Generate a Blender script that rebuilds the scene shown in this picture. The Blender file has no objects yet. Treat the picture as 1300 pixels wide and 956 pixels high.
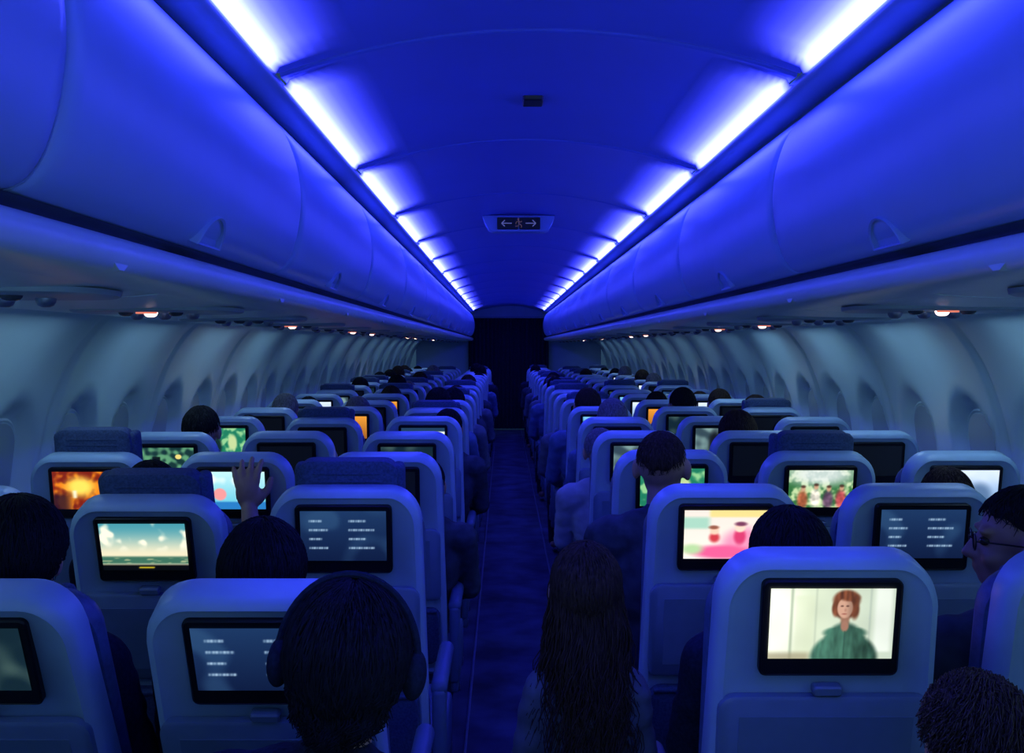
import bpy, bmesh, math, random
from mathutils import Vector, Matrix, noise, Euler
R = random.Random(11)
sc = bpy.context.scene
try:
    sc.view_settings.view_transform = 'Standard'
    sc.view_settings.look = 'None'
except Exception as e:
    print(e)
COL = sc.collection
pi = math.pi

def lin(r, g, b):
    f = lambda c: (c/255/12.92) if c/255 <= .04045 else ((c/255+.055)/1.055)**2.4
    return (f(r), f(g), f(b))

# ------------------------------------------------------------------ materials
def M(name, rgb, rough=.5, metal=0., var=.15, scale=25, bump=0., emis=None, es=0., spec=.5, stretch=None):
    m = bpy.data.materials.new(name); m.use_nodes = True
    nt = m.node_tree; b = nt.nodes['Principled BSDF']
    tc = nt.nodes.new('ShaderNodeTexCoord')
    no = nt.nodes.new('ShaderNodeTexNoise'); no.inputs['Scale'].default_value = scale
    no.inputs['Detail'].default_value = 4
    if stretch:
        mp = nt.nodes.new('ShaderNodeMapping'); mp.inputs['Scale'].default_value = stretch
        nt.links.new(tc.outputs['Object'], mp.inputs['Vector']); nt.links.new(mp.outputs['Vector'], no.inputs['Vector'])
    else:
        nt.links.new(tc.outputs['Object'], no.inputs['Vector'])
    cr = nt.nodes.new('ShaderNodeValToRGB')
    cr.color_ramp.elements[0].position = .3; cr.color_ramp.elements[1].position = .7
    cr.color_ramp.elements[0].color = (*[c*(1-var) for c in rgb], 1)
    cr.color_ramp.elements[1].color = (*[min(1, c*(1+var)) for c in rgb], 1)
    nt.links.new(no.outputs['Fac'], cr.inputs['Fac']); nt.links.new(cr.outputs['Color'], b.inputs['Base Color'])
    b.inputs['Roughness'].default_value = rough; b.inputs['Metallic'].default_value = metal
    b.inputs['Specular IOR Level'].default_value = spec
    if bump:
        bn = nt.nodes.new('ShaderNodeBump'); bn.inputs['Strength'].default_value = bump; bn.inputs['Distance'].default_value = .004
        nt.links.new(no.outputs['Fac'], bn.inputs['Height']); nt.links.new(bn.outputs['Normal'], b.inputs['Normal'])
    if emis:
        b.inputs['Emission Color'].default_value = (*emis, 1); b.inputs['Emission Strength'].default_value = es
    return m

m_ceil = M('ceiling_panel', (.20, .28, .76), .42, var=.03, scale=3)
m_bin = M('bin_plastic', (.30, .45, .68), .36, var=.04, scale=4)
m_bin2 = M('bin_trim_plastic', (.28, .42, .62), .4, var=.05, scale=6)
m_psu = M('service_panel_plastic', (.62, .78, .72), .36, var=.05, scale=5)
m_unit = M('service_unit_plastic', (.30, .40, .44), .4, var=.05, scale=5)
m_dark = M('dark_gap', (.05, .07, .10), .6)
m_wall = M('sidewall_plastic', (.52, .70, .72), .33, var=.05, scale=3)
m_floor = M('aisle_carpet', (.045, .06, .11), .8, var=.65, scale=4, bump=.2)
m_strip = M('floor_path_strip', (.10, .13, .2), .5, var=.1)
m_shell = M('seat_shell_plastic', (.38, .55, .70), .38, var=.05, scale=12)
m_fab = M('seat_fabric_navy', (.045, .08, .17), .85, var=.3, scale=160, bump=.3)
m_lea = M('seat_leather', (.08, .13, .25), .5, var=.2, scale=60, bump=.15)
m_tray = M('tray_plastic', (.16, .24, .36), .45, var=.05)
m_arm = M('armrest_plastic', (.11, .17, .28), .5, var=.05)
m_bez = M('screen_bezel', (.006, .007, .012), .45, var=.1, spec=.3)
m_metal = M('seat_frame_metal', (.25, .30, .38), .4, metal=.8)
m_curt = M('curtain_cloth', (.012, .014, .035), .9, var=.4, scale=40, bump=.4)
m_lit = M('reading_light_lens', (.9, .8, .7), .3, emis=(1, .70, .62), es=4)
m_lens = M('unlit_lens', (.05, .06, .08), .15)
m_ind = M('indicator_lens', (.3, .15, .1), .3, emis=(1, .25, .15), es=.8)
m_sign = M('sign_black', (.006, .006, .01), .4)
m_sym = M('sign_symbol', (.2, .22, .3), .5, emis=(.45, .5, 1), es=.16)
m_fig = M('sign_figure', (.2, .14, .1), .5, emis=(.8, .45, .35), es=.10)
m_skin = M('skin', (.46, .27, .20), .5, var=.1, scale=30)
m_skin2 = M('skin_deep', (.30, .17, .12), .5, var=.1, scale=30)
m_eye = M('eye', (.03, .02, .02), .15)
H_blk = M('hair_black', (.012, .013, .018), .75, var=.5, scale=60, bump=.15, stretch=(3, 3, .4), spec=.15)
H_brn = M('hair_brown', (.055, .036, .028), .8, var=.5, scale=60, bump=.15, stretch=(3, 3, .4), spec=.15)
H_lbr = M('hair_light_brown', (.10, .07, .055), .85, var=.5, scale=60, bump=.15, stretch=(3, 3, .4), spec=.1)
H_gry = M('hair_grey', (.22, .22, .24), .8, var=.5, scale=60, bump=.15, stretch=(3, 3, .4), spec=.15)
C_nvy = M('cloth_navy', (.018, .025, .05), .9, var=.3, scale=120, bump=.3, spec=.1)
C_wht = M('cloth_white', (.36, .40, .46), .9, var=.12, scale=18, bump=.9, spec=.1)
C_dim = M('cloth_pale_grey', (.14, .17, .21), .9, var=.2, scale=18, bump=.9, spec=.1)
C_blu = M('cloth_light_blue', (.12, .19, .34), .9, var=.2, scale=18, bump=.9, spec=.1)
C_gry = M('cloth_grey', (.06, .075, .10), .9, var=.3, scale=18, bump=.9, spec=.1)
C_trs = M('cloth_trousers', (.02, .025, .045), .9, var=.3, scale=100, bump=.3, spec=.1)

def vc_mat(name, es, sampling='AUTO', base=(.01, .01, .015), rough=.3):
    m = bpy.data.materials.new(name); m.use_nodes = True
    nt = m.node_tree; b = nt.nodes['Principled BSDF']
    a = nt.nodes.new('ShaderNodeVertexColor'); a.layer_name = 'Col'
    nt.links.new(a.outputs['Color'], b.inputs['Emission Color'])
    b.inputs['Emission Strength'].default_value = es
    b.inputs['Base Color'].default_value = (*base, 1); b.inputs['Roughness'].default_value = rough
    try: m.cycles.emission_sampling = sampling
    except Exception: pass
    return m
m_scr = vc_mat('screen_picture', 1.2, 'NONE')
m_cove = vc_mat('cove_light_glow', 50, base=(.20, .28, .76), rough=.42)

# ------------------------------------------------------------------ mesh helpers
def bm_new(): return bmesh.new()
def mesh_from(bm, name, mats, smooth=True, angle=40):
    bmesh.ops.recalc_face_normals(bm, faces=bm.faces)
    me = bpy.data.meshes.new(name); bm.to_mesh(me); bm.free()
    for m in (mats if isinstance(mats, (list, tuple)) else [mats]): me.materials.append(m)
    if smooth:
        for p in me.polygons: p.use_smooth = True
        try: me.set_sharp_from_angle(angle=math.radians(angle))
        except Exception: pass
    return me
def O(name, me, parent=None, loc=(0, 0, 0), rot=(0, 0, 0), scale=(1, 1, 1), label=None, cat=None, group=None, kind=None):
    o = bpy.data.objects.new(name, me); COL.objects.link(o)
    o.location = loc; o.rotation_euler = rot; o.scale = scale
    if parent: o.parent = parent
    if label: o['label'] = label
    if cat: o['category'] = cat
    if group: o['group'] = group
    if kind: o['kind'] = kind
    return o
def box(bm, c, s, bev=0., seg=2, rot=None):
    r = bmesh.ops.create_cube(bm, size=1)
    vs = r['verts']
    bmesh.ops.scale(bm, vec=s, verts=vs)
    if bev:
        es = list({e for v in vs for e in v.link_edges})
        rr = bmesh.ops.bevel(bm, geom=es, offset=bev, segments=seg, affect='EDGES', profile=.5)
        vs = list({v for f in rr['faces'] for v in f.verts} | {v for v in vs if v.is_valid})
    if rot: bmesh.ops.rotate(bm, verts=vs, cent=(0, 0, 0), matrix=rot)
    bmesh.ops.translate(bm, vec=c, verts=vs)
def ell(bm, c, r, Mx=None, u=20, v=14):
    q = Matrix.Translation(c) @ Matrix.Diagonal((*r, 1))
    if Mx is not None: q = Mx @ q
    bmesh.ops.create_uvsphere(bm, u_segments=u, v_segments=v, radius=1, matrix=q)
def cap(bm, a, b, ra, rb, u=14, v=10, Mx=None):
    a = Vector(a); b = Vector(b)
    if Mx is not None: a = Mx @ a; b = Mx @ b
    q = (b-a).to_track_quat('Z', 'Y')
    vs = bmesh.ops.create_uvsphere(bm, u_segments=u, v_segments=v, radius=1)['verts']
    for w in vs:
        top = w.co.z > 1e-4
        w.co = (b + q @ (w.co*rb)) if top else (a + q @ (w.co*ra))
def rrect(w, h, rt, rb=None, seg=6, taper=0.):
    rb = rt if rb is None else rb
    pts = []
    for cx, cz, r, a0 in ((w/2-rt, h/2-rt, rt, 0), (-w/2+rt, h/2-rt, rt, 90), (-w/2+rb, -h/2+rb, rb, 180), (w/2-rb, -h/2+rb, rb, 270)):
        for i in range(seg+1):
            a = math.radians(a0+90*i/seg); pts.append((cx+r*math.cos(a), cz+r*math.sin(a)))
    if taper: pts = [(x*(1-taper*(z/h+.5)), z) for x, z in pts]
    return pts
def plate(bm, out, layers, Mx=None):
    """outline in x,z lofted along y; layers = [(y, inset)]"""
    n = len(out); P = [Vector(p) for p in out]
    nr = []
    for i in range(n):
        t = P[(i+1) % n]-P[i-1]
        k = Vector((t.y, -t.x)); nr.append(k.normalized() if k.length > 1e-9 else Vector((0, 0)))
    rings = []
    for y, ins in layers:
        ring = []
        for p, k in zip(P, nr):
            q = p-k*ins; v = Vector((q.x, y, q.y))
            ring.append(bm.verts.new(Mx @ v if Mx is not None else v))
        rings.append(ring)
    for a, b in zip(rings, rings[1:]):
        for i in range(n): bm.faces.new((a[i], a[(i+1) % n], b[(i+1) % n], b[i]))
    bm.faces.new(rings[0]); bm.faces.new(rings[-1][::-1])
def sweep(bm, prof, ys, fn=None, close=False, caps=False):
    rings = []
    for y in ys:
        rings.append([bm.verts.new((fn(x, y, z) if fn else (x, y, z))) for x, z in prof])
    n = len(prof)
    for a, b in zip(rings, rings[1:]):
        for i in range(n if close else n-1):
            j = (i+1) % n
            bm.faces.new((a[i], a[j], b[j], b[i]))
    if caps: bm.faces.new(rings[0]); bm.faces.new(rings[-1])
def tube(bm, pts, rads, n=5):
    pts = [Vector(p) for p in pts]; rings = []
    for i, p in enumerate(pts):
        t = (pts[min(i+1, len(pts)-1)]-pts[max(i-1, 0)]).normalized()
        a = t.orthogonal().normalized() if i == 0 else (pa - t*pa.dot(t)).normalized()
        pa = a; b = t.cross(a)
        rings.append([bm.verts.new(p+(a*math.cos(2*pi*k/n)+b*math.sin(2*pi*k/n))*rads[i]) for k in range(n)])
    for r0, r1 in zip(rings, rings[1:]):
        for k in range(n): bm.faces.new((r0[k], r0[(k+1) % n], r1[(k+1) % n], r1[k]))
    bm.faces.new(rings[0]); bm.faces.new(rings[-1])
def dense(pts, k=4):
    out = []
    n = len(pts)
    for i in range(n-1):
        p0 = Vector(pts[max(i-1, 0)]); p1 = Vector(pts[i]); p2 = Vector(pts[i+1]); p3 = Vector(pts[min(i+2, n-1)])
        for j in range(k):
            t = j/k
            out.append(tuple(.5*((2*p1)+(p2-p0)*t+(2*p0-5*p1+4*p2-p3)*t*t+(3*p1-p0-3*p2+p3)*t**3)))
    out.append(tuple(pts[-1])); return out

YE = 18.0   # end of cabin
Y0 = -.9
FLIP = Matrix.Rotation(pi/2, 4, 'X')   # plate front (-y) faces down

# ------------------------------------------------------------------ ceiling
SEAM = [2.30+1.22*i for i in range(-2, 13)]
def cz(x): return 2.13+.104*(1-(x/.6)**2)
prof = [(-.6+1.2*i/24, cz(-.6+1.2*i/24)) for i in range(25)]
ys = [Y0]
for s in SEAM: ys += [s-.06, s-.018, s-.008, s-.005, s+.005, s+.008, s+.018, s+.06]
ys += [YE]; ys = sorted(y for y in ys if Y0 <= y <= YE)
def cf(x, y, z):
    d = min(abs(y-s) for s in SEAM)
    if d < .006: return (x, y, z+.02)
    if d < .009: return (x, y, z-.001)
    if d < .02: return (x, y, z-.0035)
    return (x, y, z)
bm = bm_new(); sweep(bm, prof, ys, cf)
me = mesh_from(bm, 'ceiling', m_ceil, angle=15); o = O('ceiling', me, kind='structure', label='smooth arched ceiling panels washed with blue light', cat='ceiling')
# ledge above bins
for i, s in ((1, -1), (2, 1)):
    bm = bm_new()
    pr = dense([(.612, 2.135), (.606, 2.125), (.600, 2.108), (.62, 2.094), (.665, 2.085), (.70, 2.10), (.76, 2.12)], 3)
    sweep(bm, [(s*x, z) for x, z in pr], [Y0, YE])
    O('trim_%d' % i, mesh_from(bm, 'ledge', m_bin2), kind='structure', label='blue-lit ledge running along the top of the bins', cat='trim')
# cove lights: LED lens along the ceiling edge; its glow on the ceiling painted as fading emission
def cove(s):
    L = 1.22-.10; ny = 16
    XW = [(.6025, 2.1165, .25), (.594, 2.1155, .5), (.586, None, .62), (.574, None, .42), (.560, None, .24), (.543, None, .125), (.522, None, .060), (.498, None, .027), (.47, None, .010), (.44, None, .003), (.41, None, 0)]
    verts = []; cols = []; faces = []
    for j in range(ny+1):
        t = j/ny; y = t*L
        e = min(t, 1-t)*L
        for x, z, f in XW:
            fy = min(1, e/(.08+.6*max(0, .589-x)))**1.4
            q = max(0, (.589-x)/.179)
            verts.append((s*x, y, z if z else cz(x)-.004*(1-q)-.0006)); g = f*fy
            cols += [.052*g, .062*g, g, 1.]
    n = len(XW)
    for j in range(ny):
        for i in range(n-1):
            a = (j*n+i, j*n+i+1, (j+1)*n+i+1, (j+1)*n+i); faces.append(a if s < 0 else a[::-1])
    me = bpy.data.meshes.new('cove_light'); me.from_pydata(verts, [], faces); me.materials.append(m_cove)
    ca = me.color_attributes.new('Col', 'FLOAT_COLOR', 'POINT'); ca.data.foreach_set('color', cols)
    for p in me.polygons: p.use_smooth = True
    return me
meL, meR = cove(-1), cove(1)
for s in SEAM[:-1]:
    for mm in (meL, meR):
        O('cove_light', mm, loc=(0, s+.045, 0), label='glowing white-blue light strip along the ceiling edge with its painted glow', cat='light', group='ceiling cove light strips')

# ------------------------------------------------------------------ overhead bins
BP = 1.31
door = dense([(.694, 2.083), (.655, 2.066), (.615, 2.02), (.588, 1.95), (.576, 1.87), (.582, 1.79), (.60, 1.725), (.625, 1.69), (.655, 1.678)], 3)
def bin_meshes(s):
    L = BP
    bm = bm_new()
    pr = [(x+.012, z) for x, z in door] + [(.78, 1.672), (.80, 2.07)]
    sweep(bm, [(s*x, z) for x, z in pr], [-L/2+.003, L/2-.003], close=True, caps=True)
    body = mesh_from(bm, 'bin_body', m_bin2)
    bm = bm_new()
    ysl = [-L/2+.005, -L/2+.008, -L/2+.016, -L/2+.04, L/2-.04, L/2-.016, L/2-.008, L/2-.005]
    insl = [.014, .008, .003, 0, 0, .003, .008, .014]
    rings = []
    for y, ins in zip(ysl, insl):
        out = [bm.verts.new((s*(x+ins), y, z)) for x, z in door]
        inn = [bm.verts.new((s*(x+.018), y, z)) for x, z in reversed(door)]
        rings.append(out+inn)
    N = 2*len(door)
    for a, b in zip(rings, rings[1:]):
        for i in range(N): bm.faces.new((a[i], a[(i+1) % N], b[(i+1) % N], b[i]))
    bm.faces.new(rings[0]); bm.faces.new(rings[-1])
    dr = mesh_from(bm, 'bin_door', m_bin)
    Mx = Matrix.Translation((s*.622, 0, 1.682)) @ Matrix.Rotation(s*math.radians(-24), 4, 'Y') @ Matrix.Rotation(-s*pi/2, 4, 'Z')
    o1 = [(.066*math.cos(pi*i/18), .060*math.sin(pi*i/18)) for i in range(19)]
    o2 = [(.058*math.cos(pi*i/18), .004+.050*math.sin(pi*i/18)) for i in range(19)]
    bm = bm_new()
    n = len(o1)
    def ring(o, y): return [bm.verts.new(Mx @ Vector((a, y, b))) for a, b in o]
    rs = [ring(o1, .02), ring(o1, -.006), ring([(a*.96, b*.96+.001) for a, b in o1], -.009), ring(o2, -.007), ring(o2, .002)]
    for a, b in zip(rs, rs[1:]):
        for i in range(n): bm.faces.new((a[i], a[(i+1) % n], b[(i+1) % n], b[i]))
    bm.faces.new(rs[0]); bm.faces.new(rs[-1])
    la = mesh_from(bm, 'bin_latch', m_bin2)
    return body, dr, la
BIN = {-1: bin_meshes(-1), 1: bin_meshes(1)}
for i in range(-1, 13):
    yc = 1.15 + BP*(i+.5)
    if yc+BP/2 > YE: continue
    for s in (-1, 1):
        b, d, l = BIN[s]
        o = O('overhead_bin', b, loc=(0, yc, 0), label='closed overhead luggage bin with smooth curved door', cat='overhead bin', group='overhead luggage bins')
        dd = O('bin_door', d, o); O('bin_latch', l, dd)

# rail, gap, service channel
def side_profile(pts, s, k=3): return [(s*x, z) for x, z in dense(pts, k)]
ti = 3
for s in (-1, 1):
    bm = bm_new(); sweep(bm, side_profile([(.65, 1.678), (.67, 1.670), (.675, 1.66), (.68, 1.645)], s), [Y0, YE])
    O('trim_%d' % ti, mesh_from(bm, 'gap', m_dark), kind='structure', label='dark recessed gap beneath the bins', cat='trim'); ti += 1
    bm = bm_new(); sweep(bm, side_profile([(.69, 1.658), (.666, 1.663), (.642, 1.657), (.633, 1.638), (.642, 1.614), (.68, 1.602), (.72, 1.598)], s), [Y0, YE])
    O('trim_%d' % ti, mesh_from(bm, 'rail', m_psu), kind='structure', label='grey hand rail lip under the bins', cat='trim'); ti += 1
    def pf(x, y, z):
        k = (y-.25) % .8
        return (x, y, z+(.012 if min(k, .8-k) < .006 else 0))
    yy = [Y0]+sorted(v for q in range(-1, 23) for v in (.25+.8*q-.009, .25+.8*q-.005, .25+.8*q+.005, .25+.8*q+.009) if Y0 < v < YE)+[YE]
    bm = bm_new(); sweep(bm, side_profile([(.70, 1.604), (.73, 1.597), (.80, 1.592), (1.0, 1.588), (1.2, 1.59), (1.36, 1.60), (1.42, 1.612), (1.46, 1.64), (1.60, 1.65)], s), yy, pf)
    O('trim_%d' % ti, mesh_from(bm, 'psu_channel', m_psu), kind='structure', label='grey service channel panels above the seats', cat='trim'); ti += 1
# rail brackets
bm = bm_new()
plate(bm, [(-.040, .010), (-.024, .0), (-.010, -.008), (.010, -.008), (.024, .0), (.040, .010)], [(-.004, .001), (-.002, 0), (.02, 0)])
br = mesh_from(bm, 'bracket', m_psu)
for i in range(15):
    for s in (-1, 1):
        O('rail_bracket', br, loc=(s*.641, 1.45+1.05*i, 1.618), rot=(0, 0, -s*pi/2), label='small moulded bracket on the rail beneath the bins', cat='bracket', group='rail brackets')

# passenger service units
bm = bm_new(); plate(bm, rrect(.40, .26, .10), [(-.006, .010), (-.003, .002), (.006, 0)], FLIP); m_psu_body = mesh_from(bm, 'psu', m_unit)
def dome(r, h, mat, nm):
    bm = bm_new(); plate(bm, [(r*math.cos(a*pi/10), r*math.sin(a*pi/10)) for a in range(20)], [(-h, r*.6), (-h*.8, r*.25), (-h*.4, r*.05), (0, 0)], FLIP); return mesh_from(bm, nm, mat)
me_light_on = dome(.016, .011, m_lit, 'lamp_on'); me_light_off = dome(.018, .009, m_lens, 'lamp_off'); me_vent = dome(.017, .015, m_metal, 'vent')
bm = bm_new(); plate(bm, rrect(.05, .012, .004), [(-.004, .001), (0, 0)], FLIP); me_ind = mesh_from(bm, 'ind', m_ind)
LITL = {1, 3, 5, 6, 9, 10, 13}; LITR = {1, 3, 4, 7, 8, 11, 14}
for n in range(20):
    for s in (-1, 1):
        y = 1.65 + .80*n if s < 0 else 1.55+.80*n
        o = O('passenger_service_unit', m_psu_body, loc=(s*.93, y, 1.588), label='oval overhead service panel with reading lights and air vents', cat='service panel', group='overhead service panels')
        lit = n in (LITL if s < 0 else LITR)
        for k in range(3):
            on = k == 1 and lit
            O('reading_light', me_light_on if on else me_light_off, o, loc=((k-1)*.06, -.055, -.006), label='lit warm reading light' if on else None)
            O('air_vent', me_vent, o, loc=((k-1)*.07, .045, -.006))
        if lit: O('indicator_sign', me_ind, o, loc=(.0, -.085, -.006), label='small red indicator')

# ------------------------------------------------------------------ side walls with window reveals
wp = dense([(1.46, 1.645), (1.56, 1.60), (1.66, 1.48), (1.73, 1.33), (1.775, 1.17), (1.80, 1.0), (1.795, .8), (1.76, .55), (1.70, .3), (1.62, 0.0)], 4)
WY = [.75+.535*i for i in range(32)]
ysw = [Y0+.03*i for i in range(int((YE-Y0)/.03)+2)]
for s, nm in ((-1, 'wall_left'), (1, 'wall_right')):
    def wf(x, y, z):
        d = min(WY, key=lambda w: abs(w-y)); q = math.sqrt(((y-d)/.18)**2+((z-1.08)/.235)**2)
        t = max(0, min(1, (1.0-q)/.20)); t = t*t*(3-2*t)
        off = .055*t
        k = (y-.48) % 1.07
        if min(k, 1.07-k) < .016: off += .014
        return (s*(x+off), y, z)
    bm = bm_new(); sweep(bm, wp, ysw, wf)
    O(nm, mesh_from(bm, nm, m_wall, angle=60), kind='structure', label='curved light grey cabin sidewall with window reveals', cat='wall')
bm = bm_new(); plate(bm, rrect(.25, .35, .11), [(-.010, .016), (-.016, .008), (-.012, 0), (.02, 0)]); wfr = mesh_from(bm, 'window_frame', m_wall)
bm = bm_new(); plate(bm, rrect(.215, .315, .095), [(-.0175, .002), (-.0145, 0), (0, 0)])
box(bm, (0, -.018, -.13), (.06, .008, .012), .002); wsh = mesh_from(bm, 'window_shade', m_unit)
wi = 1
for s in (-1, 1):
    for y in WY:
        o = O('window_%d' % wi, wfr, loc=(s*1.842, y, 1.08), rot=(.12, 0, s*-pi/2), kind='structure', label='rounded cabin window with its shade pulled down', cat='window'); wi += 1
        O('window_shade', wsh, o)

# floor
bm = bm_new(); sweep(bm, [(-1.63, 0), (-.3, 0), (.3, 0), (1.63, 0)], [Y0, YE]); O('floor', mesh_from(bm, 'floor', m_floor, False), kind='structure', label='dark blue carpeted cabin floor and aisle', cat='floor')
for s in (-1, 1):
    bm = bm_new(); box(bm, (s*.225, (YE+.2)/2, .004), (.012, YE-.2, .008), .002)
    O('trim_%d' % ti, mesh_from(bm, 'path_strip', m_strip), kind='structure', label='pale floor path marking strip along the aisle', cat='trim'); ti += 1
# end wall & curtain
bm = bm_new()
box(bm, (-1.17, YE, 1.1), (1.0, .04, 2.2), .0); box(bm, (1.17, YE, 1.1), (1.0, .04, 2.2), 0); box(bm, (0, YE+.05, 1.15), (1.5, .04, 2.3), 0); box(bm, (0, YE, 2.13), (1.4, .04, .25), 0)
O('wall_end', mesh_from(bm, 'wall_end', m_bin2, False), kind='structure', label='cabin bulkhead closing the far end of the aisle', cat='wall')
bm = bm_new()
pts = [(-.72+1.44*i/120, YE-.12+.025*math.sin(i*1.05)+.008*math.sin(i*2.3)) for i in range(121)]
rr = []
for z in (.03, .6, 1.2, 1.8, 2.01): rr.append([bm.verts.new((x, y, z)) for x, y in pts])
for a, b in zip(rr, rr[1:]):
    for i in range(120): bm.faces.new((a[i], a[i+1], b[i+1], b[i]))
O('curtain', mesh_from(bm, 'curtain', m_curt, angle=180), label='dark navy pleated divider curtain across the aisle', cat='curtain')
bm = bm_new(); box(bm, (0, YE-.12, 2.025), (1.44, .03, .03), .005); O('curtain_rail', mesh_from(bm, 'crail', m_tray), label='slim rail the divider curtain hangs from', cat='rail')

# exit sign
bm = bm_new()
plate(bm, [(-.20, .04), (-.19, .0), (-.165, -.045), (-.14, -.055), (.14, -.055), (.165, -.045), (.19, 0), (.20, .04)], [(-.02, .006), (-.012, 0), (.05, 0), (.10, .01)])
es = O('exit_sign', mesh_from(bm, 'sign', m_bin2), loc=(0, 5.5, 2.185), label='dim ceiling exit sign with two arrows and running figure', cat='sign')
bm = bm_new(); plate(bm, rrect(.115, .066, .005), [(-.034, .002), (-.03, 0), (-.012, 0)]); fme = mesh_from(bm, 'face', m_sign)
for sx in (-1, 1): O('sign_face', fme, es, loc=(sx*.061, 0, -.008))
def poly(bm, pts, y=-.0355):
    bm.faces.new([bm.verts.new((x, y, z)) for x, z in pts])
def stroke(bm, a, b, w, y=-.0355):
    a = Vector(a); b = Vector(b); t = (b-a).normalized(); k = Vector((-t.y, t.x))*w/2
    poly(bm, [a+k, b+k, b-k, a-k], y)
for sx in (-1, 1):
    bm = bm_new()
    stroke(bm, (sx*.038, -.008), (sx*.094, -.008), .005)
    stroke(bm, (sx*.094, -.008), (sx*.076, .009), .005); stroke(bm, (sx*.094, -.008), (sx*.076, -.025), .005)
    O('arrow_symbol', mesh_from(bm, 'arrow', m_sym, False), es, label='pale arrow pointing sideways')
bm = bm_new()
for a, b in (((-.002, .006), (.004, -.012)), ((.004, -.012), (.016, -.02)), ((.016, -.02), (.014, -.032)), ((.004, -.012), (-.006, -.024)), ((-.006, -.024), (-.018, -.024)), ((-.002, .004), (-.014, -.002)), ((-.014, -.002), (-.016, -.012)), ((-.002, .004), (.01, -.002)), ((.01, -.002), (.018, .004))):
    stroke(bm, a, b, .0035)
poly(bm, [(-.002+.005*math.cos(i*pi/5), .014+.005*math.sin(i*pi/5)) for i in range(10)])
O('running_figure_symbol', mesh_from(bm, 'figure', m_fig, False), es, label='dim reddish running figure')
bm = bm_new(); plate(bm, rrect(.062, .085, .008), [(-.012, .003), (-.008, 0), (.012, 0)], FLIP)
O('ceiling_sensor', mesh_from(bm, 'sensor', m_sign), loc=(.005, 2.95, 2.232), label='small black sensor set flush in ceiling panel', cat='sensor')

# ------------------------------------------------------------------ screens
NX, NY = 84, 50
def sm(e0, e1, x):
    t = max(0, min(1, (x-e0)/(e1-e0))); return t*t*(3-2*t)
def disc(u, v, cx, cy, rx, ry, s=.12):
    return 1-sm(1-s, 1+s, math.sqrt(((u-cx)/rx)**2+((v-cy)/ry)**2))
def bx(u, v, x0, y0, x1, y1, s=.012):
    return sm(x0-s, x0+s, u)*(1-sm(x1-s, x1+s, u))*sm(y0-s, y0+s, v)*(1-sm(y1-s, y1+s, v))
def mix(c, d, a): return tuple(c[i]*(1-a)+d[i]*a for i in range(3))
def nz(u, v, k, sd=0): return noise.noise(Vector((u*k, v*k*.6, sd*7.3)))
def s_woman(u, v):
    c = mix((222, 232, 200), (190, 204, 186), u)
    c = mix(c, (250, 255, 235), disc(u, v, .04, .55, .22, .6, .5)); c = mix(c, (165, 180, 155), bx(u, v, .165, -.1, .185, 1.1, .015))
    c = mix(c, (212, 222, 190), bx(u, v, .20, .05, .36, .9, .03)*.6)
    c = mix(c, (180, 192, 170), bx(u, v, .365, -.1, .375, 1.1, .012)); c = mix(c, (165, 180, 168), bx(u, v, .80, .0, .81, 1.1, .012)); c = mix(c, (226, 234, 222), bx(u, v, .84, .1, .98, 1.1, .03))
    c = mix(c, (150, 140, 110), bx(u, v, -.1, -.1, .34, .09, .05)*.7)
    c = tuple(k*(1+.05*nz(u, v, 5, 31)) for k in c)
    hn = nz(u*4, v, 9, 40)
    hc = tuple(k*(1+.4*hn) for k in (112, 64, 42))
    sh = max(disc(u, v, .61, .06, .20, .45, .1), disc(u, v, .61, .0, .27, .38, .1), disc(u, v, .61, .37, .17, .10, .2)); fold = nz(u*2.2, v*.8, 8, 50)+.5*nz(u*3, v, 15, 51)
    c = mix(c, tuple(k*.8 for k in hc), disc(u, v, .60, .72, .098, .15, .2))
    c = mix(c, (150, 108, 88), bx(u, v, .57, .42, .64, .66, .014))
    sc_ = tuple(k*(1+.30*fold-.25*(u-.6)/.25) for k in (58, 98, 82)); c = mix(c, sc_, sh)
    c = mix(c, (160, 116, 96), disc(u, v, .605, .47, .032, .08, .3)); c = mix(c, tuple(k*.75 for k in sc_), bx(u, v, .604, -.1, .610, .40, .006)*sh)
    c = mix(c, hc, disc(u, v, .61, .84, .108, .14, .2)); c = mix(c, hc, disc(u, v, .68, .70, .035, .13, .4)); c = mix(c, hc, disc(u, v, .525, .72, .028, .11, .4))
    fs = (u-.60)/.06; fc = tuple(k*(1-.22*sm(-.2, 1, fs)) for k in (204, 158, 134))
    c = mix(c, fc, disc(u, v, .600, .725, .062, .145, .12)); c = mix(c, hc, disc(u, v, .635, .875, .075, .055, .4))
    c = mix(c, (150, 84, 74), .8*disc(u, v, .596, .640, .020, .011, .6)); c = mix(c, (74, 46, 38), .8*disc(u, v, .576, .752, .012, .012, .6)); c = mix(c, (74, 46, 38), .8*disc(u, v, .620, .752, .012, .012, .6)); c = mix(c, (166, 116, 98), .6*disc(u, v, .604, .695, .009, .024, .6))
    return c
def s_sky(u, v):
    c = mix((235, 225, 190), (70, 150, 165), sm(.3, 1, v)); n = nz(u+.2, v, 6, 1)+.5*nz(u, v, 13, 2)
    c = mix(c, (250, 245, 220), sm(.0, .5, n)*sm(.35, .6, v)); c = mix(c, (60, 110, 90), bx(u, v, -.1, .14, 1.1, .3, .03)); c = mix(c, (150, 170, 130), sm(.2, .5, nz(u, v*5, 9, 4))*bx(u, v, -.1, .14, 1.1, .27, .02))
    c = mix(c, (6, 8, 10), 1-sm(.11, .13, v)); c = mix(c, (200, 180, 40), bx(u, v, .42, .045, .6, .075, .012))
    return c
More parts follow.
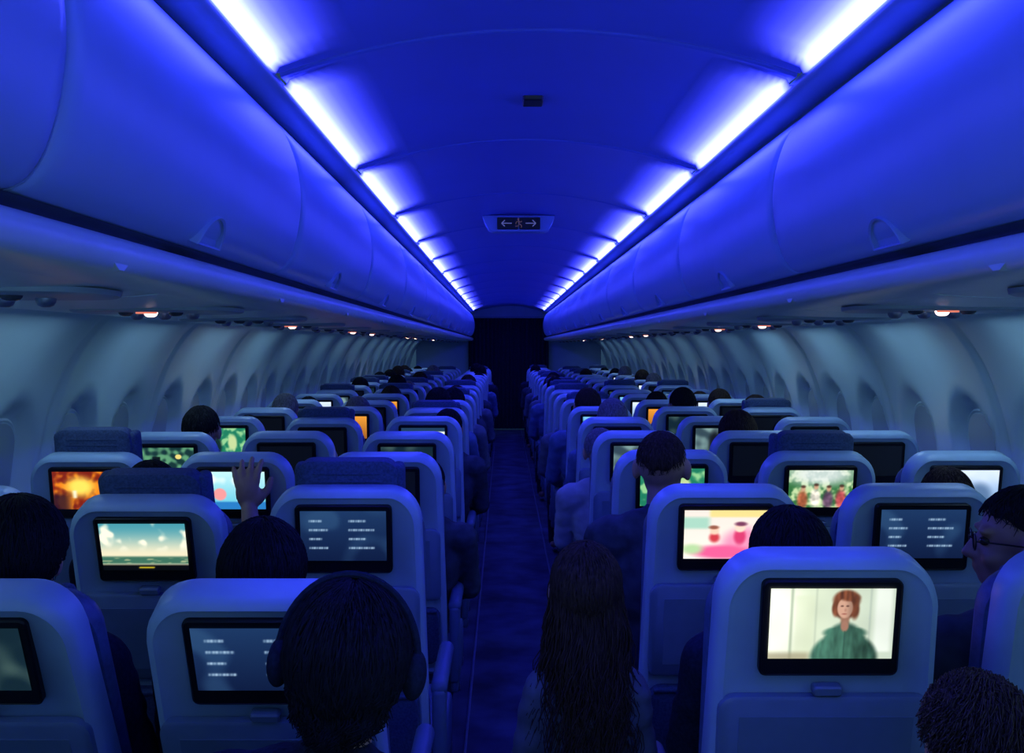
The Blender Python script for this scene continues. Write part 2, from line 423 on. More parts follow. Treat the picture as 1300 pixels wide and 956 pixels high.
def s_info(u, v, sd=0):
    c = mix((12, 26, 60), (26, 52, 92), v)
    c = mix(c, (50, 86, 125), .5*sm(.0, .5, nz(u, v, 3, sd)))
    for i, y in enumerate((.80, .62, .44, .26)):
        for x0, x1 in ((.10, .32 if i % 2 else .25), (.56, .86 if i % 2 else .76)):
            g = .5+.5*math.sin(u*150+i*5)*math.sin(u*67+i); a = bx(u, v, x0, y-.02, x1, y+.02, .012)
            c = mix(c, (170, 200, 225), a*(.35+.55*g))
    return c
def s_cartoon(u, v):
    c = mix((245, 240, 228), (240, 225, 215), v); c = mix(c, (238, 214, 120), bx(u, v, .3, .86, 1.1, 1.1, .03)*.8); c = mix(c, (165, 210, 190), bx(u, v, -.1, .62, .30, .86, .05))
    c = mix(c, (240, 150, 185), disc(u, v, .75, .30, .30, .34, .35)); c = mix(c, (235, 95, 150), disc(u, v, .45, .14, .34, .14, .4)); c = mix(c, (215, 60, 110), disc(u, v, .66, .46, .07, .16, .4))
    c = mix(c, (250, 215, 195), disc(u, v, .66, .64, .065, .09, .3)); c = mix(c, (120, 60, 90), disc(u, v, .67, .72, .07, .045, .5)); c = mix(c, (205, 60, 70), disc(u, v, .36, .44, .06, .10, .5))
    c = mix(c, (248, 205, 180), disc(u, v, .36, .58, .055, .08, .4)); c = mix(c, (150, 90, 70), disc(u, v, .35, .65, .058, .04, .5)); c = mix(c, (250, 245, 240), disc(u, v, .88, .6, .08, .1, .5)); return mix(c, (180, 215, 160), disc(u, v, .1, .2, .12, .1, .6))
def s_fire(u, v):
    n = nz(u, v, 6, 5)+.6*nz(u, v, 14, 6); c = mix((230, 130, 20), (120, 30, 10), sm(-.3, .5, n)); c = mix(c, (255, 220, 90), disc(u, v, .42, .6, .2, .25, .6)); c = mix(c, (240, 235, 200), bx(u, v, .3, .3, .36, .5, .03)); return mix(c, (30, 10, 30), .8*bx(u, v, -.1, -.1, .25, .4, .1))
def s_cyan(u, v):
    c = mix((90, 190, 215), (190, 235, 240), v); c = mix(c, (235, 245, 245), sm(.1, .4, nz(u, v, 5, 8))); c = mix(c, (40, 120, 190), bx(u, v, -.1, -.1, 1.1, .2, .03)); c = mix(c, (240, 150, 150), disc(u, v, .3, .4, .1, .16)); return mix(c, (250, 240, 250), disc(u, v, .7, .35, .12, .2))
def s_green(u, v):
    n = nz(u, v, 7, 9)+.5*nz(u, v, 15, 3); c = mix((30, 120, 90), (140, 200, 140), sm(-.3, .4, n)); c = mix(c, (15, 40, 40), disc(u, v, .3, .3, .15, .4, .3)); return mix(c, (190, 210, 150), disc(u, v, .7, .45, .1, .3, .3))
def s_people(u, v):
    c = mix((150, 90, 30), (230, 150, 50), v); c = mix(c, (40, 20, 15), disc(u, v, .3, .35, .16, .4)); c = mix(c, (230, 170, 130), disc(u, v, .3, .65, .07, .13)); c = mix(c, (60, 30, 20), disc(u, v, .68, .3, .18, .4)); return mix(c, (235, 180, 140), disc(u, v, .68, .62, .075, .14))
def s_garden(u, v):
    n = nz(u, v, 9, 12)+.6*nz(u, v, 20, 13); c = mix((50, 110, 60), (190, 215, 160), sm(-.4, .5, n)); c = mix(c, (225, 230, 235), .8*disc(u, v, .5, .9, .5, .3, .6))
    for x, y, k in ((.22, .2, (180, 90, 60)), (.42, .25, (225, 215, 205)), (.62, .2, (90, 60, 90)), (.82, .22, (190, 70, 80))):
        c = mix(c, tuple(q*(1+.3*n) for q in k), .9*disc(u, v, x, y, .08, .25, .4)); c = mix(c, (205, 155, 125), .9*disc(u, v, x+.01, y+.30, .035, .07, .4)); c = mix(c, (60, 36, 28), .8*disc(u, v, x+.01, y+.36, .038, .04, .5))
    return c
def s_pale(u, v):
    c = mix((120, 160, 210), (215, 230, 250), sm(0, 1, v+.3*nz(u, v, 4, 7))); return mix(c, (60, 90, 130), .7*disc(u, v, .7, .3, .2, .35, .4))
def s_menu(u, v):
    c = (225, 235, 225)
    for i in range(5): c = mix(c, [(40, 80, 110), (90, 130, 60), (160, 90, 60), (50, 60, 70), (110, 120, 160)][i], bx(u, v, .05+.185*i, .45, .2+.185*i, .75))
    c = mix(c, (30, 60, 90), bx(u, v, -.1, .86, 1.1, 1.1)); return mix(c, (90, 120, 110), bx(u, v, .1, .2, .5, .26))
def s_dim(u, v):
    c = mix((50, 70, 80), (120, 150, 150), sm(-.4, .4, nz(u, v, 5, 14))); return mix(c, (20, 24, 30), disc(u, v, .45, .4, .14, .5, .4))
def s_street(u, v):
    c = mix((20, 50, 50), (90, 150, 110), sm(-.3, .4, nz(u, v, 9, 16))); c = mix(c, (230, 210, 120), disc(u, v, .7, .7, .06, .08)); return mix(c, (10, 20, 20), bx(u, v, .2, -.1, .35, .7))
def s_teal(u, v): return mix((16, 36, 46), (66, 90, 86), sm(-.3, .6, nz(u, v, 4, 20)-.4*abs(u-.5)))
def s_blue(u, v): return mix((30, 90, 150), (120, 190, 230), sm(-.3, .4, nz(u, v, 5, 22)))
def s_off(u, v): return (5, 8, 14)
def s_info2(u, v): return s_info(u, v, 3)
SW, SH = .211, .127
def screen_mesh(fn, nx=NX, ny=NY):
    me = bpy.data.meshes.new('screen_image')
    vs = [((i/nx-.5)*SW, 0, (j/ny-.5)*SH) for j in range(ny+1) for i in range(nx+1)]
    fs = [(j*(nx+1)+i, j*(nx+1)+i+1, (j+1)*(nx+1)+i+1, (j+1)*(nx+1)+i) for j in range(ny) for i in range(nx)]
    me.from_pydata(vs, [], fs); me.materials.append(m_scr)
    ca = me.color_attributes.new('Col', 'FLOAT_COLOR', 'POINT')
    buf = []
    for j in range(ny+1):
        for i in range(nx+1):
            buf += [*lin(*[max(0, k) for k in fn(i/nx, j/ny)]), 1.]
    ca.data.foreach_set('color', buf); return me
SCR = {k: screen_mesh(f, *(a if a else (NX, NY))) for k, f, a in (('woman', s_woman, (170, 102)), ('sky', s_sky, None), ('info', s_info, (150, 60)), ('info2', s_info2, (150, 60)), ('cartoon', s_cartoon, (120, 70)), ('fire', s_fire, None), ('cyan', s_cyan, None), ('green', s_green, None), ('people', s_people, None), ('garden', s_garden, None), ('pale', s_pale, (40, 24)), ('menu', s_menu, None), ('dim', s_dim, (40, 24)), ('street', s_street, None), ('teal', s_teal, (40, 24)), ('blue', s_blue, (40, 24)), ('off', s_off, (4, 4)))}
SDESC = {'woman': 'a bob-haired woman in green shirt', 'sky': 'sea and cloudy sky', 'info': 'rows of flight information', 'info2': 'rows of flight information', 'cartoon': 'a white and pink cartoon', 'fire': 'an orange fiery film', 'cyan': 'a pale cyan cartoon', 'green': 'a green outdoor film', 'people': 'two people in orange light', 'garden': 'people in a garden', 'pale': 'a pale blue picture', 'menu': 'a white film menu', 'dim': 'a dim grey film', 'street': 'a green street scene', 'teal': 'a dim teal picture', 'blue': 'a blue picture', 'off': None}

# ------------------------------------------------------------------ seats
def shift(pts, dz, dx=0): return [(x+dx, z+dz) for x, z in pts]
out_shell = []
for x, z in rrect(.41, .775, .085, .03, 8): out_shell.append((x*(1-.10*sm(.05, .4, z)), z+.3675))
bm = bm_new(); plate(bm, out_shell, [(.004, .024), (-.002, .016), (.004, .004), (.018, 0), (.06, 0), (.078, .012)]); me_shell = mesh_from(bm, 'backrest', m_shell, angle=50)
bm = bm_new(); plate(bm, shift(rrect(.385, .70, .08, .03, 6), .35), [(.076, .004), (.10, 0), (.125, .01), (.135, .03)]); me_bcush = mesh_from(bm, 'back_cushion', m_lea, angle=60)
bm = bm_new()
plate(bm, rrect(.25, .15, .035, .03, 6), [(.066, .012), (.074, .0), (.115, 0), (.135, .015)])
for zz in (.025, .045): box(bm, (0, .068, zz), (.17, .01, .004), .0015)
for sx in (-1, 1): box(bm, (sx*.122, .115, -.005), (.035, .06, .13), .015, 3, Matrix.Rotation(sx*-.1, 3, 'Z'))
me_head = mesh_from(bm, 'headrest', m_fab, angle=50)
bm = bm_new(); plate(bm, rrect(.238, .174, .012, .012, 4), [(-.008, .004), (-.010, .003), (-.007, 0), (.004, 0)]); me_bez = mesh_from(bm, 'screen', m_bez, angle=30)
bm = bm_new(); plate(bm, shift(rrect(.37, .25, .03, .02, 5), .385), [(-.016, .006), (-.012, 0), (.002, 0)])
box(bm, (0, -.0165, .385), (.30, .002, .18), 0); me_tray = mesh_from(bm, 'tray', m_tray, angle=40)
bm = bm_new(); plate(bm, shift(rrect(.05, .018, .006), .522), [(-.018, .003), (-.015, 0), (0, 0)]); me_tl = mesh_from(bm, 'tray_latch', m_tray)
bm = bm_new(); plate(bm, shift(rrect(.36, .20, .03, .04, 5), .13), [(-.026, .02), (-.022, .004), (-.008, 0), (.002, 0)])
box(bm, (0, -.02, .225), (.345, .016, .012), .004); me_pkt = mesh_from(bm, 'pocket', m_fab, angle=50)
bm = bm_new(); box(bm, (0, .30, .395), (.445, .50, .12), .04, 4); me_cush = mesh_from(bm, 'cushion', m_lea, angle=60)
def arm_mesh(s):
    bm = bm_new(); box(bm, (s*.225, .20, .61), (.044, .38, .042), .02, 4); box(bm, (s*.225, .06, .48), (.034, .11, .26), .012, 2); box(bm, (s*.225, .22, .39), (.028, .42, .15), .012, 2)
    return mesh_from(bm, 'armrest', m_arm, angle=50)
me_arm = {-1: arm_mesh(-1), 1: arm_mesh(1)}
bm = bm_new()
for sx in (-.14, .14):
    tube(bm, [(sx, .06, .0), (sx, .10, .16), (sx, .16, .34)], [.018, .015, .015], 8); tube(bm, [(sx, .50, .0), (sx, .44, .16), (sx, .38, .34)], [.018, .015, .015], 8)
    box(bm, (sx, .28, .012), (.04, .52, .022), .005)
box(bm, (0, .14, .30), (.48, .04, .04), .01); box(bm, (0, .42, .30), (.48, .04, .04), .01); box(bm, (0, .28, .33), (.42, .42, .03), .01)
me_frame = mesh_from(bm, 'seat_frame', m_metal, angle=40)
XS = {'a': .475, 'm': .965, 'w': 1.445}
def seat(side, n, c, y, a=.2, scr='off', hr=0, full=True):
    s = -1 if side == 'L' else 1
    x = s*XS[c]; py = y + .63*math.sin(a)
    if side == 'L' and n == 1: x -= .012
    d = SDESC[scr]
    lab = 'blue-grey airline seat, seatback screen ' + ('showing ' + d if d else 'switched off')
    e = O('airline_seat', None, loc=(x, py, 0), label=lab, cat='seat', group='rows of airline seats')
    e.empty_display_size = .1
    pv = (0, 0, .40)
    O('backrest', me_shell, e, pv, (a, 0, 0)); O('back_cushion', me_bcush, e, pv, (a, 0, 0))
    z = .63 if hr == 0 else .69+hr
    q = Matrix.Rotation(a, 3, 'X') @ Vector((0, 0, z)); O('headrest', me_head, e, Vector(pv)+q, (a, 0, 0))
    q = Matrix.Rotation(a, 3, 'X') @ Vector((0, 0, .635)); b = O('seatback_screen', me_bez, e, Vector(pv)+q, (a*.9, 0, 0))
    O('screen_image', SCR[scr], b, (0, -.0107, .010), label=('screen showing '+d) if d else 'dark switched-off screen')
    O('seat_cushion', me_cush, e)
    O('armrest', me_arm[-s], e)
    O('seat_frame', me_frame, e)
    if full:
        t = O('tray_table', me_tray, e, pv, (a, 0, 0)); O('tray_latch', me_tl, t)
        O('seat_pocket', me_pkt, e, pv, (a, 0, 0))
    return e
CFG = {  # side,row,col : (screen, recline, headrest raise)
 ('L', 1, 'a'): ('info', .43, 0), ('L', 1, 'm'): ('teal', .43, 0), ('L', 1, 'w'): ('off', .3, 0),
 ('L', 2, 'a'): ('info2', .17, .045), ('L', 2, 'm'): ('sky', .33, .035), ('L', 2, 'w'): ('off', .2, 0),
 ('L', 3, 'a'): ('off', .2, 0), ('L', 3, 'm'): ('cyan', .2, 0), ('L', 3, 'w'): ('fire', .2, .06),
 ('L', 4, 'a'): ('teal', .2, .0), ('L', 4, 'm'): ('off', .18, 0), ('L', 4, 'w'): ('street', .22, .0),
 ('L', 5, 'a'): ('menu', .10, .0), ('L', 5, 'm'): ('off', .2, .03), ('L', 5, 'w'): ('green', .12, 0),
 ('L', 6, 'a'): ('off', .2, .02), ('L', 6, 'm'): ('people', .10, 0), ('L', 6, 'w'): ('off', .2, .0),
 ('L', 7, 'm'): ('off', .2, 0), ('L', 8, 'm'): ('people', .15, 0), ('L', 7, 'w'): ('menu', .15, 0), ('L', 7, 'a'): ('off', .2, 0),
 ('R', 1, 'a'): ('woman', .2, 0), ('R', 1, 'm'): ('off', .2, 0), ('R', 1, 'w'): ('off', .2, 0),
 ('R', 2, 'a'): ('cartoon', .2, 0), ('R', 2, 'm'): ('info', .19, 0), ('R', 2, 'w'): ('off', .2, 0),
 ('R', 3, 'a'): ('green', .16, 0), ('R', 3, 'm'): ('garden', .2, .045), ('R', 3, 'w'): ('pale', .2, 0),
 ('R', 4, 'a'): ('dim', .2, 0), ('R', 4, 'm'): ('off', .2, 0), ('R', 4, 'w'): ('off', .2, 0),
 ('R', 5, 'a'): ('off', .2, 0), ('R', 5, 'm'): ('dim', .15, 0), ('R', 5, 'w'): ('menu', .2, 0),
 ('R', 6, 'a'): ('blue', .15, 0), ('R', 6, 'm'): ('teal', .15, 0), ('R', 6, 'w'): ('off', .2, .03)}
def rowy(side, n):
    if n == 0: return .78
    return (1.66 if side == 'L' else 1.70)+.80*(n-1)
NR = 20
for side in 'LR':
    for n in range(0, NR):
        for c in 'amw':
            if n == 0 and c == 'w': continue
            if (side, n, c) in CFG: scr, a, hr = CFG[(side, n, c)]
            else:
                scr = R.choice(['off', 'off', 'blue', 'teal', 'blue', 'people', 'dim', 'green', 'info', 'pale']); a = R.choice([.13, .17, .2, .22]); hr = R.choice([0, 0, .03])
                if n == 0: scr = 'off'; a = .2; hr = 0
            seat(side, n, c, rowy(side, n), a, scr, hr, n < 9)

# ------------------------------------------------------------------ people
def remesh(bm, vox, mats, smooth=3, name='body'):
    me = bpy.data.meshes.new('tmp'); bm.to_mesh(me); bm.free()
    o = bpy.data.objects.new('tmp', me); COL.objects.link(o)
    r = o.modifiers.new('r', 'REMESH'); r.mode = 'VOXEL'; r.voxel_size = vox
    s = o.modifiers.new('s', 'SMOOTH'); s.factor = .5; s.iterations = smooth
    dg = bpy.context.evaluated_depsgraph_get(); dg.update()
    res = bpy.data.meshes.new_from_object(o.evaluated_get(dg))
    bpy.data.objects.remove(o); bpy.data.meshes.remove(me)
    res.name = name; res.materials.clear()
    for m in (mats if isinstance(mats, (list, tuple)) else [mats]): res.materials.append(m)
    for p in res.polygons: p.use_smooth = True
    return res
def wrinkle(me, amp=.006):
    for v in me.vertices:
        p = v.co; n = v.normal
        w = noise.noise(Vector((p.x*9, p.y*9, p.z*22)))+.5*noise.noise(Vector((p.x*30, p.y*22, p.z*34+5)))
        v.co = p + n*amp*w
    return me
def hand(bm, w, d, n, thumb_side, curl=.35, k=1., fat=1.):
    w = Vector(w); d = Vector(d).normalized(); n = Vector(n); n = (n-d*n.dot(d)).normalized(); s = d.cross(n).normalized()*thumb_side
    Mx = Matrix((( s.x, d.x, n.x, 0), (s.y, d.y, n.y, 0), (s.z, d.z, n.z, 0), (0, 0, 0, 1)))
    Mx = Matrix.Translation(w) @ Mx @ Matrix.Scale(k, 4)
    ell(bm, (0, .048, 0), (.042, .054, .019), Mx, 14, 10)
    for i, (ox, L, spr) in enumerate(((.032, .072, .20), (.011, .080, .06), (-.011, .075, -.09), (-.031, .060, -.24))):
        p = Vector((ox, .085-.004*abs(i-1.3), 0)); ang = 0; r = .0105*fat
        for j, f in enumerate((.45, .32, .25)):
            ang += curl*(.6 if j == 0 else 1)
            q = p+Vector((math.sin(spr), math.cos(spr)*math.cos(ang), math.sin(ang)))*L*f*1.05
            cap(bm, p, q, r, r-.001, 10, 8, Mx); p = q; r -= .001
    p = Vector((.03, .022, .004)); q = Vector((.062, .052, .012)); t = Vector((.074, .085, .018))
    cap(bm, p, q, .016*fat, .0125*fat, 10, 8, Mx); cap(bm, q, t, .0125*fat, .010*fat, 10, 8, Mx)
def joints(pose):
    J = {}
    if pose == 'child':
        J = dict(pel=(0, 0, .56), chest=(0, 0, .77), shz=.83, shw=.078, neck=(0, .0, .885), hipw=.06, head=(0, .02, 1.03), hs=.82, tr=.56)
        J['arm'] = {1: [(.09, 0, .825), (.118, .04, .68), (.08, .12, .58)], -1: [(-.09, 0, .825), (-.122, .03, .68), (-.11, .10, .56)]}
        J['leg'] = {1: [(.055, 0, .53), (.06, .01, .30), (.065, -.01, .07), (.07, .10, .03)], -1: [(-.055, 0, .53), (-.06, .03, .30), (-.065, .04, .07), (-.07, .15, .03)]}
        return J
    J = dict(pel=(0, 0, .55), chest=(0, -.07, .86), shz=1.0, shw=.165, neck=(0, -.07, 1.07), hipw=.1, head=(0, -.045, 1.225), hs=1., tr=1.)
    J['arm'] = {s: [(s*.185, -.07, 1.0), (s*.225, .03, .76), (s*.14, .25, .68)] for s in (1, -1)}
    if pose == 'reach': J['arm'][1] = [(.19, -.06, 1.0), (.28, .16, .93), (.215, .33, 1.13)]
    J['leg'] = {s: [(s*.1, .02, .53), (s*.12, .42, .55), (s*.12, .46, .10), (s*.12, .57, .045)] for s in (1, -1)}
    return J
CACHE = {}
def person_mesh(pose, yaw=0):
    key = (pose, yaw)
    if key in CACHE: return CACHE[key]
    J = joints(pose); t = J['tr']
    HM = Matrix.Translation(J['head']) @ Matrix.Rotation(yaw, 4, 'Z') @ Matrix.Scale(J['hs'], 4)
    def torso(bm, g=0):
        pe, ch = Vector(J['pel']), Vector(J['chest'])
        ell(bm, pe, (.165*t+g, .12*t+g, .12*t+g)); cap(bm, pe, ch, .125*t+g, .12*t+g, 20, 12)
        ell(bm, (pe+ch)/2, (.145*t+g, .105*t+g, .18*t+g)); ell(bm, ch, (.165*t+g, .11*t+g, .18*t+g))
        z = J['shz']; y = ch.y
        cap(bm, (-J['shw'], y, z), (J['shw'], y, z), .058*t+g, .058*t+g)
        cap(bm, (-.08*t, y, z+.03*t), (.08*t, y, z+.03*t), .05*t+g, .05*t+g)
    def arms(bm, g=0, upto=2, frac=1):
        for s in (1, -1):
            a, b, c = [Vector(p) for p in J['arm'][s]]
            cap(bm, a, b, .052*t+g, .040*t+g)
            e = b.lerp(c, frac)
            cap(bm, b, e, .042*t+g, (.030 if frac == 1 else .034)*t+g)
    def legs(bm, g=0):
        for s in (1, -1):
            h, k, an, f = [Vector(p) for p in J['leg'][s]]
            cap(bm, h, k, .085*t+g, .058*t+g); cap(bm, k, an, .056*t+g, .036*t+g)
    bm = bm_new(); torso(bm); arms(bm); legs(bm)
    for s in (1, -1):
        h, k, an, f = [Vector(p) for p in J['leg'][s]]
        cap(bm, an-Vector((0, .02, .02)), f, .038*t, .028*t)
        a, b, c = [Vector(p) for p in J['arm'][s]]
        d = c-b
        if pose == 'reach' and s == 1: hand(bm, c, (-.12, .12, 1), (0, 1, .1), -1, .28, 1.1, 1.2)
        elif pose == 'child': hand(bm, c, d, (-s, 0, 0), 1 if s > 0 else -1, .3, .65)
        else: hand(bm, c, (d.x*.6, d.y, -.03), (0, 0, -1), s*1, .2)
    nk = Vector(J['neck']); cap(bm, nk-Vector((0, 0, .05*t)), Vector(J['head'])-Vector((0, .02, .05)), .06*t, .050*J['hs']*(.85 if pose == 'child' else 1))
    ell(bm, (0, -.012, .02), (.076, .095, .092), HM); ell(bm, (0, .02, -.03), (.062, .073, .086), HM); ell(bm, (0, .047, -.078), (.040, .042, .032), HM)
    cap(bm, (0, .09, .006), (0, .108, -.028), .008, .014, Mx=HM)
    for s in (1, -1):
        ell(bm, (s*.083, -.006, -.010), (.013, .021, .035), HM); ell(bm, (s*.033, .078, .024), (.024, .014, .009), HM); ell(bm, (s*.036, .066, -.035), (.02, .02, .02), HM)
        ell(bm, (s*.012, .097, -.032), (.009, .010, .007), HM)
    ell(bm, (0, .090, -.054), (.024, .010, .006), HM); ell(bm, (0, .088, -.064), (.021, .011, .007), HM)
    body = remesh(bm, .0065 if pose == 'reach' else .0075, m_skin, 2)
    bm = bm_new(); torso(bm, .016); arms(bm, .014, frac=.25 if pose == 'reach' else .85)
    cap(bm, nk-Vector((0, 0, .06*t)), nk+Vector((0, 0, .0)), .07*t, .066*t)
    shirt = wrinkle(remesh(bm, .010, C_nvy, 4, 'shirt'))
    bm = bm_new(); pe = Vector(J['pel']); ell(bm, pe-Vector((0, 0, .02)), (.18*t, .137*t, .11*t)); legs(bm, .014)
    trs = remesh(bm, .013, C_trs, 3, 'trousers')
    bm = bm_new(); ell(bm, (0, 0, 0), (.0125*J['hs'], .012*J['hs'], .010*J['hs']), None, 12, 8)
    eyes = mesh_from(bm, 'eye', m_eye)
    CACHE[key] = (body, shirt, trs, eyes, HM); return CACHE[key]
HC = {}
def hair_mesh(HM, style, seed):
    key = (tuple(round(v, 3) for r in HM for v in r), style, seed)
    if key in HC: return HC[key]
    r = random.Random(seed)
    puff, N, ln, wav, fr, sd, bk, jit, rd = {'short': (1.0, 800, 0, .006, 60, 84, 112, .03, .0022), 'crop': (.955, 1000, 0, .004, 50, 62, 104, .02, .0018), 'puffy': (1.14, 2400, .05, .010, 66, 95, 128, .05, .0019),
        'long': (1.02, 1500, .40, .024, 66, 95, 125, .04, .0022), 'bob': (1.06, 1000, .07, .010, 66, 95, 125, .03, .0022), 'curly': (1.08, 2000, .0, .03, 62, 92, 120, .12, .0018)}[style]
    C = Vector((0, -.014, .018)); Rr = Vector((.084, .104, .1))*puff
    def pe(az): return math.radians((sd-(sd-fr)*math.cos(az) if math.cos(az) > 0 else sd-(bk-sd)*math.cos(az))+2.5*math.sin(az*9+seed))
    def pt(az, ph, k=1.): return C+Vector((Rr.x*math.sin(ph)*math.sin(az), Rr.y*math.sin(ph)*math.cos(az), Rr.z*math.cos(ph)))*k
    bm = bm_new(); A, T = 48, 14; rings = []
    for j in range(T+1):
        rings.append([bm.verts.new(HM @ pt(2*pi*i/A, max(.02, pe(2*pi*i/A)*j/T), (1+.02*noise.noise(Vector((i*.7, j*.5, seed))))*(1-.05*max(0, (j/T-.8)/.2)))) for i in range(A)])
    for a, b in zip(rings, rings[1:]):
        for i in range(A): bm.faces.new((a[i], a[(i+1) % A], b[(i+1) % A], b[i]))
    for _ in range(N):
        az = r.uniform(0, 2*pi); e = pe(az); p0 = r.uniform(.03, .9)*e; k0 = r.uniform(1.0, 1.0+jit)
        span = e*r.uniform(.2, .4); pts = []; rad = []
        dr = r.uniform(-.7, .7); f1 = r.uniform(0, 6.28)
        longl = ln > 0 and (abs(math.sin(az)) > .55 or math.cos(az) < 0) and p0 > .3*e
        if longl: span = e-p0
        K = 6
        for j in range(K):
            tt = j/(K-1); ph = min(p0+span*tt, e+.12); q = pt(az+dr*tt*.5, ph, k0+.015*math.sin(pi*tt)+(min(wav, .010)*.8)*math.sin(f1+tt*9))
            if style == 'curly': q += Vector((math.sin(f1+tt*9), math.cos(f1+tt*8), math.sin(tt*10+f1)))*.009
            pts.append(HM @ q); rad.append(rd*(1-.75*tt) if not longl else rd)
        if longl:
            L = ln*r.uniform(.6, 1.08); q0 = q.copy(); KK = 4 if ln < .2 else 12
            cl = round(az*4)
            f2 = cl*1.7; sp = (r.uniform(-.1, .40)+.12*math.sin(cl*2.1) if ln > .2 else -.25); fq = 7+(cl % 4)
            for j in range(1, KK+1):
                tt = j/KK
                q = q0+Vector((q0.x*sp*tt+wav*math.sin(f2+tt*fq)*tt+.004*math.sin(f1+tt*14), -.01*tt+(-.25*q0.y*tt if q0.y > 0 else 0)+wav*math.cos(f2+tt*7)*tt-(.03 if ln > .2 else 0)*tt, -L*tt))
                pts.append(HM @ q); rad.append(rd*1.15*(1-.7*tt))
        tube(bm, pts, rad, 3)
    me = mesh_from(bm, 'hair', H_blk, angle=180); HC[key] = me; return me
VAR = {}
def remat(me, mat):
    k = (me.name, mat.name)
    if k not in VAR:
        m2 = me.copy(); m2.materials.clear(); m2.materials.append(mat); VAR[k] = m2
    return VAR[k]
def person(x, y, ztop, pose='sit', yaw=0, style='short', hair=H_blk, shirt=C_nvy, skin=m_skin, lean=0, rz=0, label='', seed=1, group=None):
    """y = head y; feet at the floor"""
    b, s, t, e, HM = person_mesh(pose, yaw)
    top = {'child': 1.13}.get(pose, 1.345)
    k = ztop/(top+(.01 if style != 'puffy' else .022))
    hy = -.045*k if pose != 'child' else 0
    o = O('person', remat(b, skin), loc=(x-math.sin(lean)*1.2*k, y-hy, 0), rot=(0, lean, rz), scale=(k, k, k), label=label, cat='person', group=group)
    O('shirt', remat(s, shirt), o); O('trousers', t, o)
    for sx in (1, -1): O('eye', e, o, loc=HM @ Vector((sx*.031, .0775, .002)))
    O('hair', remat(hair_mesh(HM, style, seed), hair), o)
    return o
p1 = person(-.30, 1.39, 1.19, lean=.10, style='puffy', label='seated person with thick dark hair and headphones, dark top', seed=1)
person(-.56, 1.99, 1.165, style='puffy', label='seated person with full black hair in dark top', seed=2)
person(-1.02, 1.93, 1.22, style='puffy', label='seated person with dark hair against the headrest', seed=3)
person(-1.07, 2.80, 1.19, pose='reach', style='short', label='seated person raising one hand to touch the seatback screen', seed=4, skin=m_skin)
person(-.37, 3.66, 1.10, style='short', lean=.06, shirt=C_gry, label='seated person leaning out beside the aisle, dark top', seed=4)
person(-.38, 5.3, 1.18, style='short', lean=.05, shirt=C_gry, label='seated person in grey top beside the aisle', seed=8)
person(.60, 1.44, 1.02, style='curly', hair=H_lbr, label='seated person with short light brown curly hair', seed=5, shirt=C_gry)
person(.50, 2.03, 1.18, style='bob', hair=H_blk, label='seated person with smooth dark hair facing the screen', seed=6)
p7 = person(.94, 1.96, 1.235, yaw=1.25, style='short', label='seated person in glasses with head turned toward the aisle', seed=7, skin=m_skin2, shirt=C_gry)
person(.395, 3.0, 1.26, yaw=-.25, style='crop', hair=H_brn, label='seated man with cropped brown hair seen from behind', seed=8, shirt=C_gry)
person(1.24, 2.98, 1.15, style='short', hair=H_brn, label='seated person with brown hair below the seat top', seed=9)
person(-1.41, 4.38, 1.25, style='short', label='seated person with short dark hair', seed=4)
person(.35, 4.42, 1.15, style='short', hair=H_gry, shirt=C_wht, label='seated person in a pale shirt beside the aisle', seed=8, lean=-.07)
person(.485, 5.2, 1.24, style='short', hair=H_gry, shirt=C_blu, label='seated person with grey hair', seed=8)
person(.95, 4.4, 1.225, style='bob', hair=H_brn, label='seated person with brown hair', seed=9)
person(1.42, 5.25, 1.14, style='puffy', label='seated person with wide dark hair', seed=3)
person(.085, 2.0, 1.115, pose='child', style='long', hair=H_brn, shirt=C_dim, label='child with long wavy brown hair standing in the aisle', seed=10)
sty = [('short', H_blk, 4), ('short', H_brn, 8), ('bob', H_brn, 9), ('short', H_blk, 4), ('short', H_gry, 8)]
for side in 'LR':
    for n in range(5, NR-1):
        for c in 'amw':
            if side == 'R' and (n, c) in ((5, 'a'), (5, 'w')): continue
            if side == 'L' and (n, c) in ((5, 'a'), (5, 'm'), (7, 'm')): continue
            if R.random() < .62:
                s_ = -1 if side == 'L' else 1
                st = R.choice(sty)
                jx = R.uniform(-.05, .0) if c == 'w' else (R.uniform(-.10, .0) if c == 'a' else R.uniform(-.04, .04))
                person(s_*(XS[c]+jx), rowy(side, n)+.34, R.uniform(1.15, 1.28), style=st[0], hair=st[1], seed=st[2], shirt=R.choice([C_nvy, C_gry, C_blu, C_dim]), label='seated passenger seen from behind', group='passengers in the rows beyond')
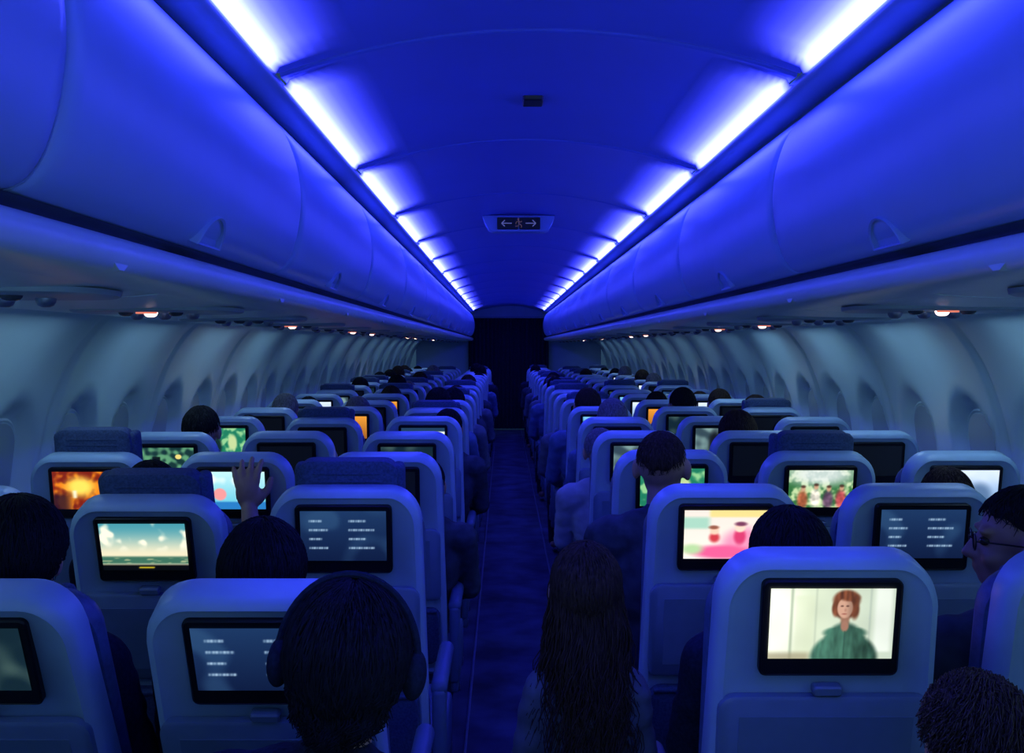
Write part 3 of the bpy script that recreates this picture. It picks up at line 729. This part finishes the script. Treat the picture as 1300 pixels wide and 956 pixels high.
# headphones on p1
HM = person_mesh('sit', 0)[4]
bm = bm_new()
tube(bm, [HM @ Vector((.112*math.sin(a), -.01, .005+.137*math.cos(a))) for a in [(-1.55+3.1*i/24) for i in range(25)]], [.006]*25, 8)
for s in (1, -1): ell(bm, (s*.108, -.005, -.01), (.020, .034, .040), HM)
hp = O('headphones', mesh_from(bm, 'headphones', C_nvy), loc=p1.location, rot=p1.rotation_euler, scale=p1.scale, label='dark blue over-ear headphones worn over dark hair', cat='headphones')
HM = person_mesh('sit', 1.25)[4]
bm = bm_new()
for s in (1, -1):
    tube(bm, [HM @ Vector((s*.033+.024*math.cos(a), .098, .0+.018*math.sin(a))) for a in [2*pi*i/20 for i in range(21)]], [.0018]*21, 6)
    tube(bm, [HM @ Vector(p) for p in ((s*.057, .097, .004), (s*.075, .05, .004), (s*.088, -.005, .002))], [.0018]*3, 6)
tube(bm, [HM @ Vector(p) for p in ((-.009, .1, .004), (0, .106, .006), (.009, .1, .004))], [.0018]*3, 6)
O('eyeglasses', mesh_from(bm, 'glasses', m_sign), loc=p7.location, rot=p7.rotation_euler, scale=p7.scale, label='dark thin-rimmed eyeglasses on a passenger', cat='glasses')

# ------------------------------------------------------------------ lights
def area(loc, rot, sx, sy, col, pw, name='sidewall_fill'):
    l = bpy.data.lights.new(name, 'AREA'); l.shape = 'RECTANGLE'; l.size = sx; l.size_y = sy; l.color = col; l.energy = pw
    o = bpy.data.objects.new(name, l); COL.objects.link(o); o.location = loc; o.rotation_euler = rot; return o
for s in (-1, 1):  # unseen fill lamps added under the bins to brighten the sidewalls
    for i in range(16):
        pw = (1.0 if s < 0 else 1.35) if i < 6 else .6
        area((s*1.43, 1.0+1.07*i, 1.585), (0, s*-.12, 0), .04, .55, (.40, .68, 1), pw)
# fill light added behind the viewpoint, out of view
area((0, -.7, 1.30), (math.radians(95), 0, 0), 2.4, .5, (.34, .62, 1), 8.5, 'rear_fill')
w = bpy.data.worlds.new('world'); sc.world = w; w.use_nodes = True
w.node_tree.nodes['Background'].inputs[0].default_value = (.08, .2, .4, 1); w.node_tree.nodes['Background'].inputs[1].default_value = .25

# ------------------------------------------------------------------ camera
cd = bpy.data.cameras.new('camera'); cd.lens = 35; cd.sensor_width = 36; cd.shift_x = 10/1300; cd.shift_y = -38/1300
cam = bpy.data.objects.new('camera', cd); COL.objects.link(cam); cam.location = (-.08, 0, 1.5); cam.rotation_euler = (pi/2, 0, 0)
cd.clip_start = .02; sc.camera = cam
print('DONE', len(bpy.data.objects))
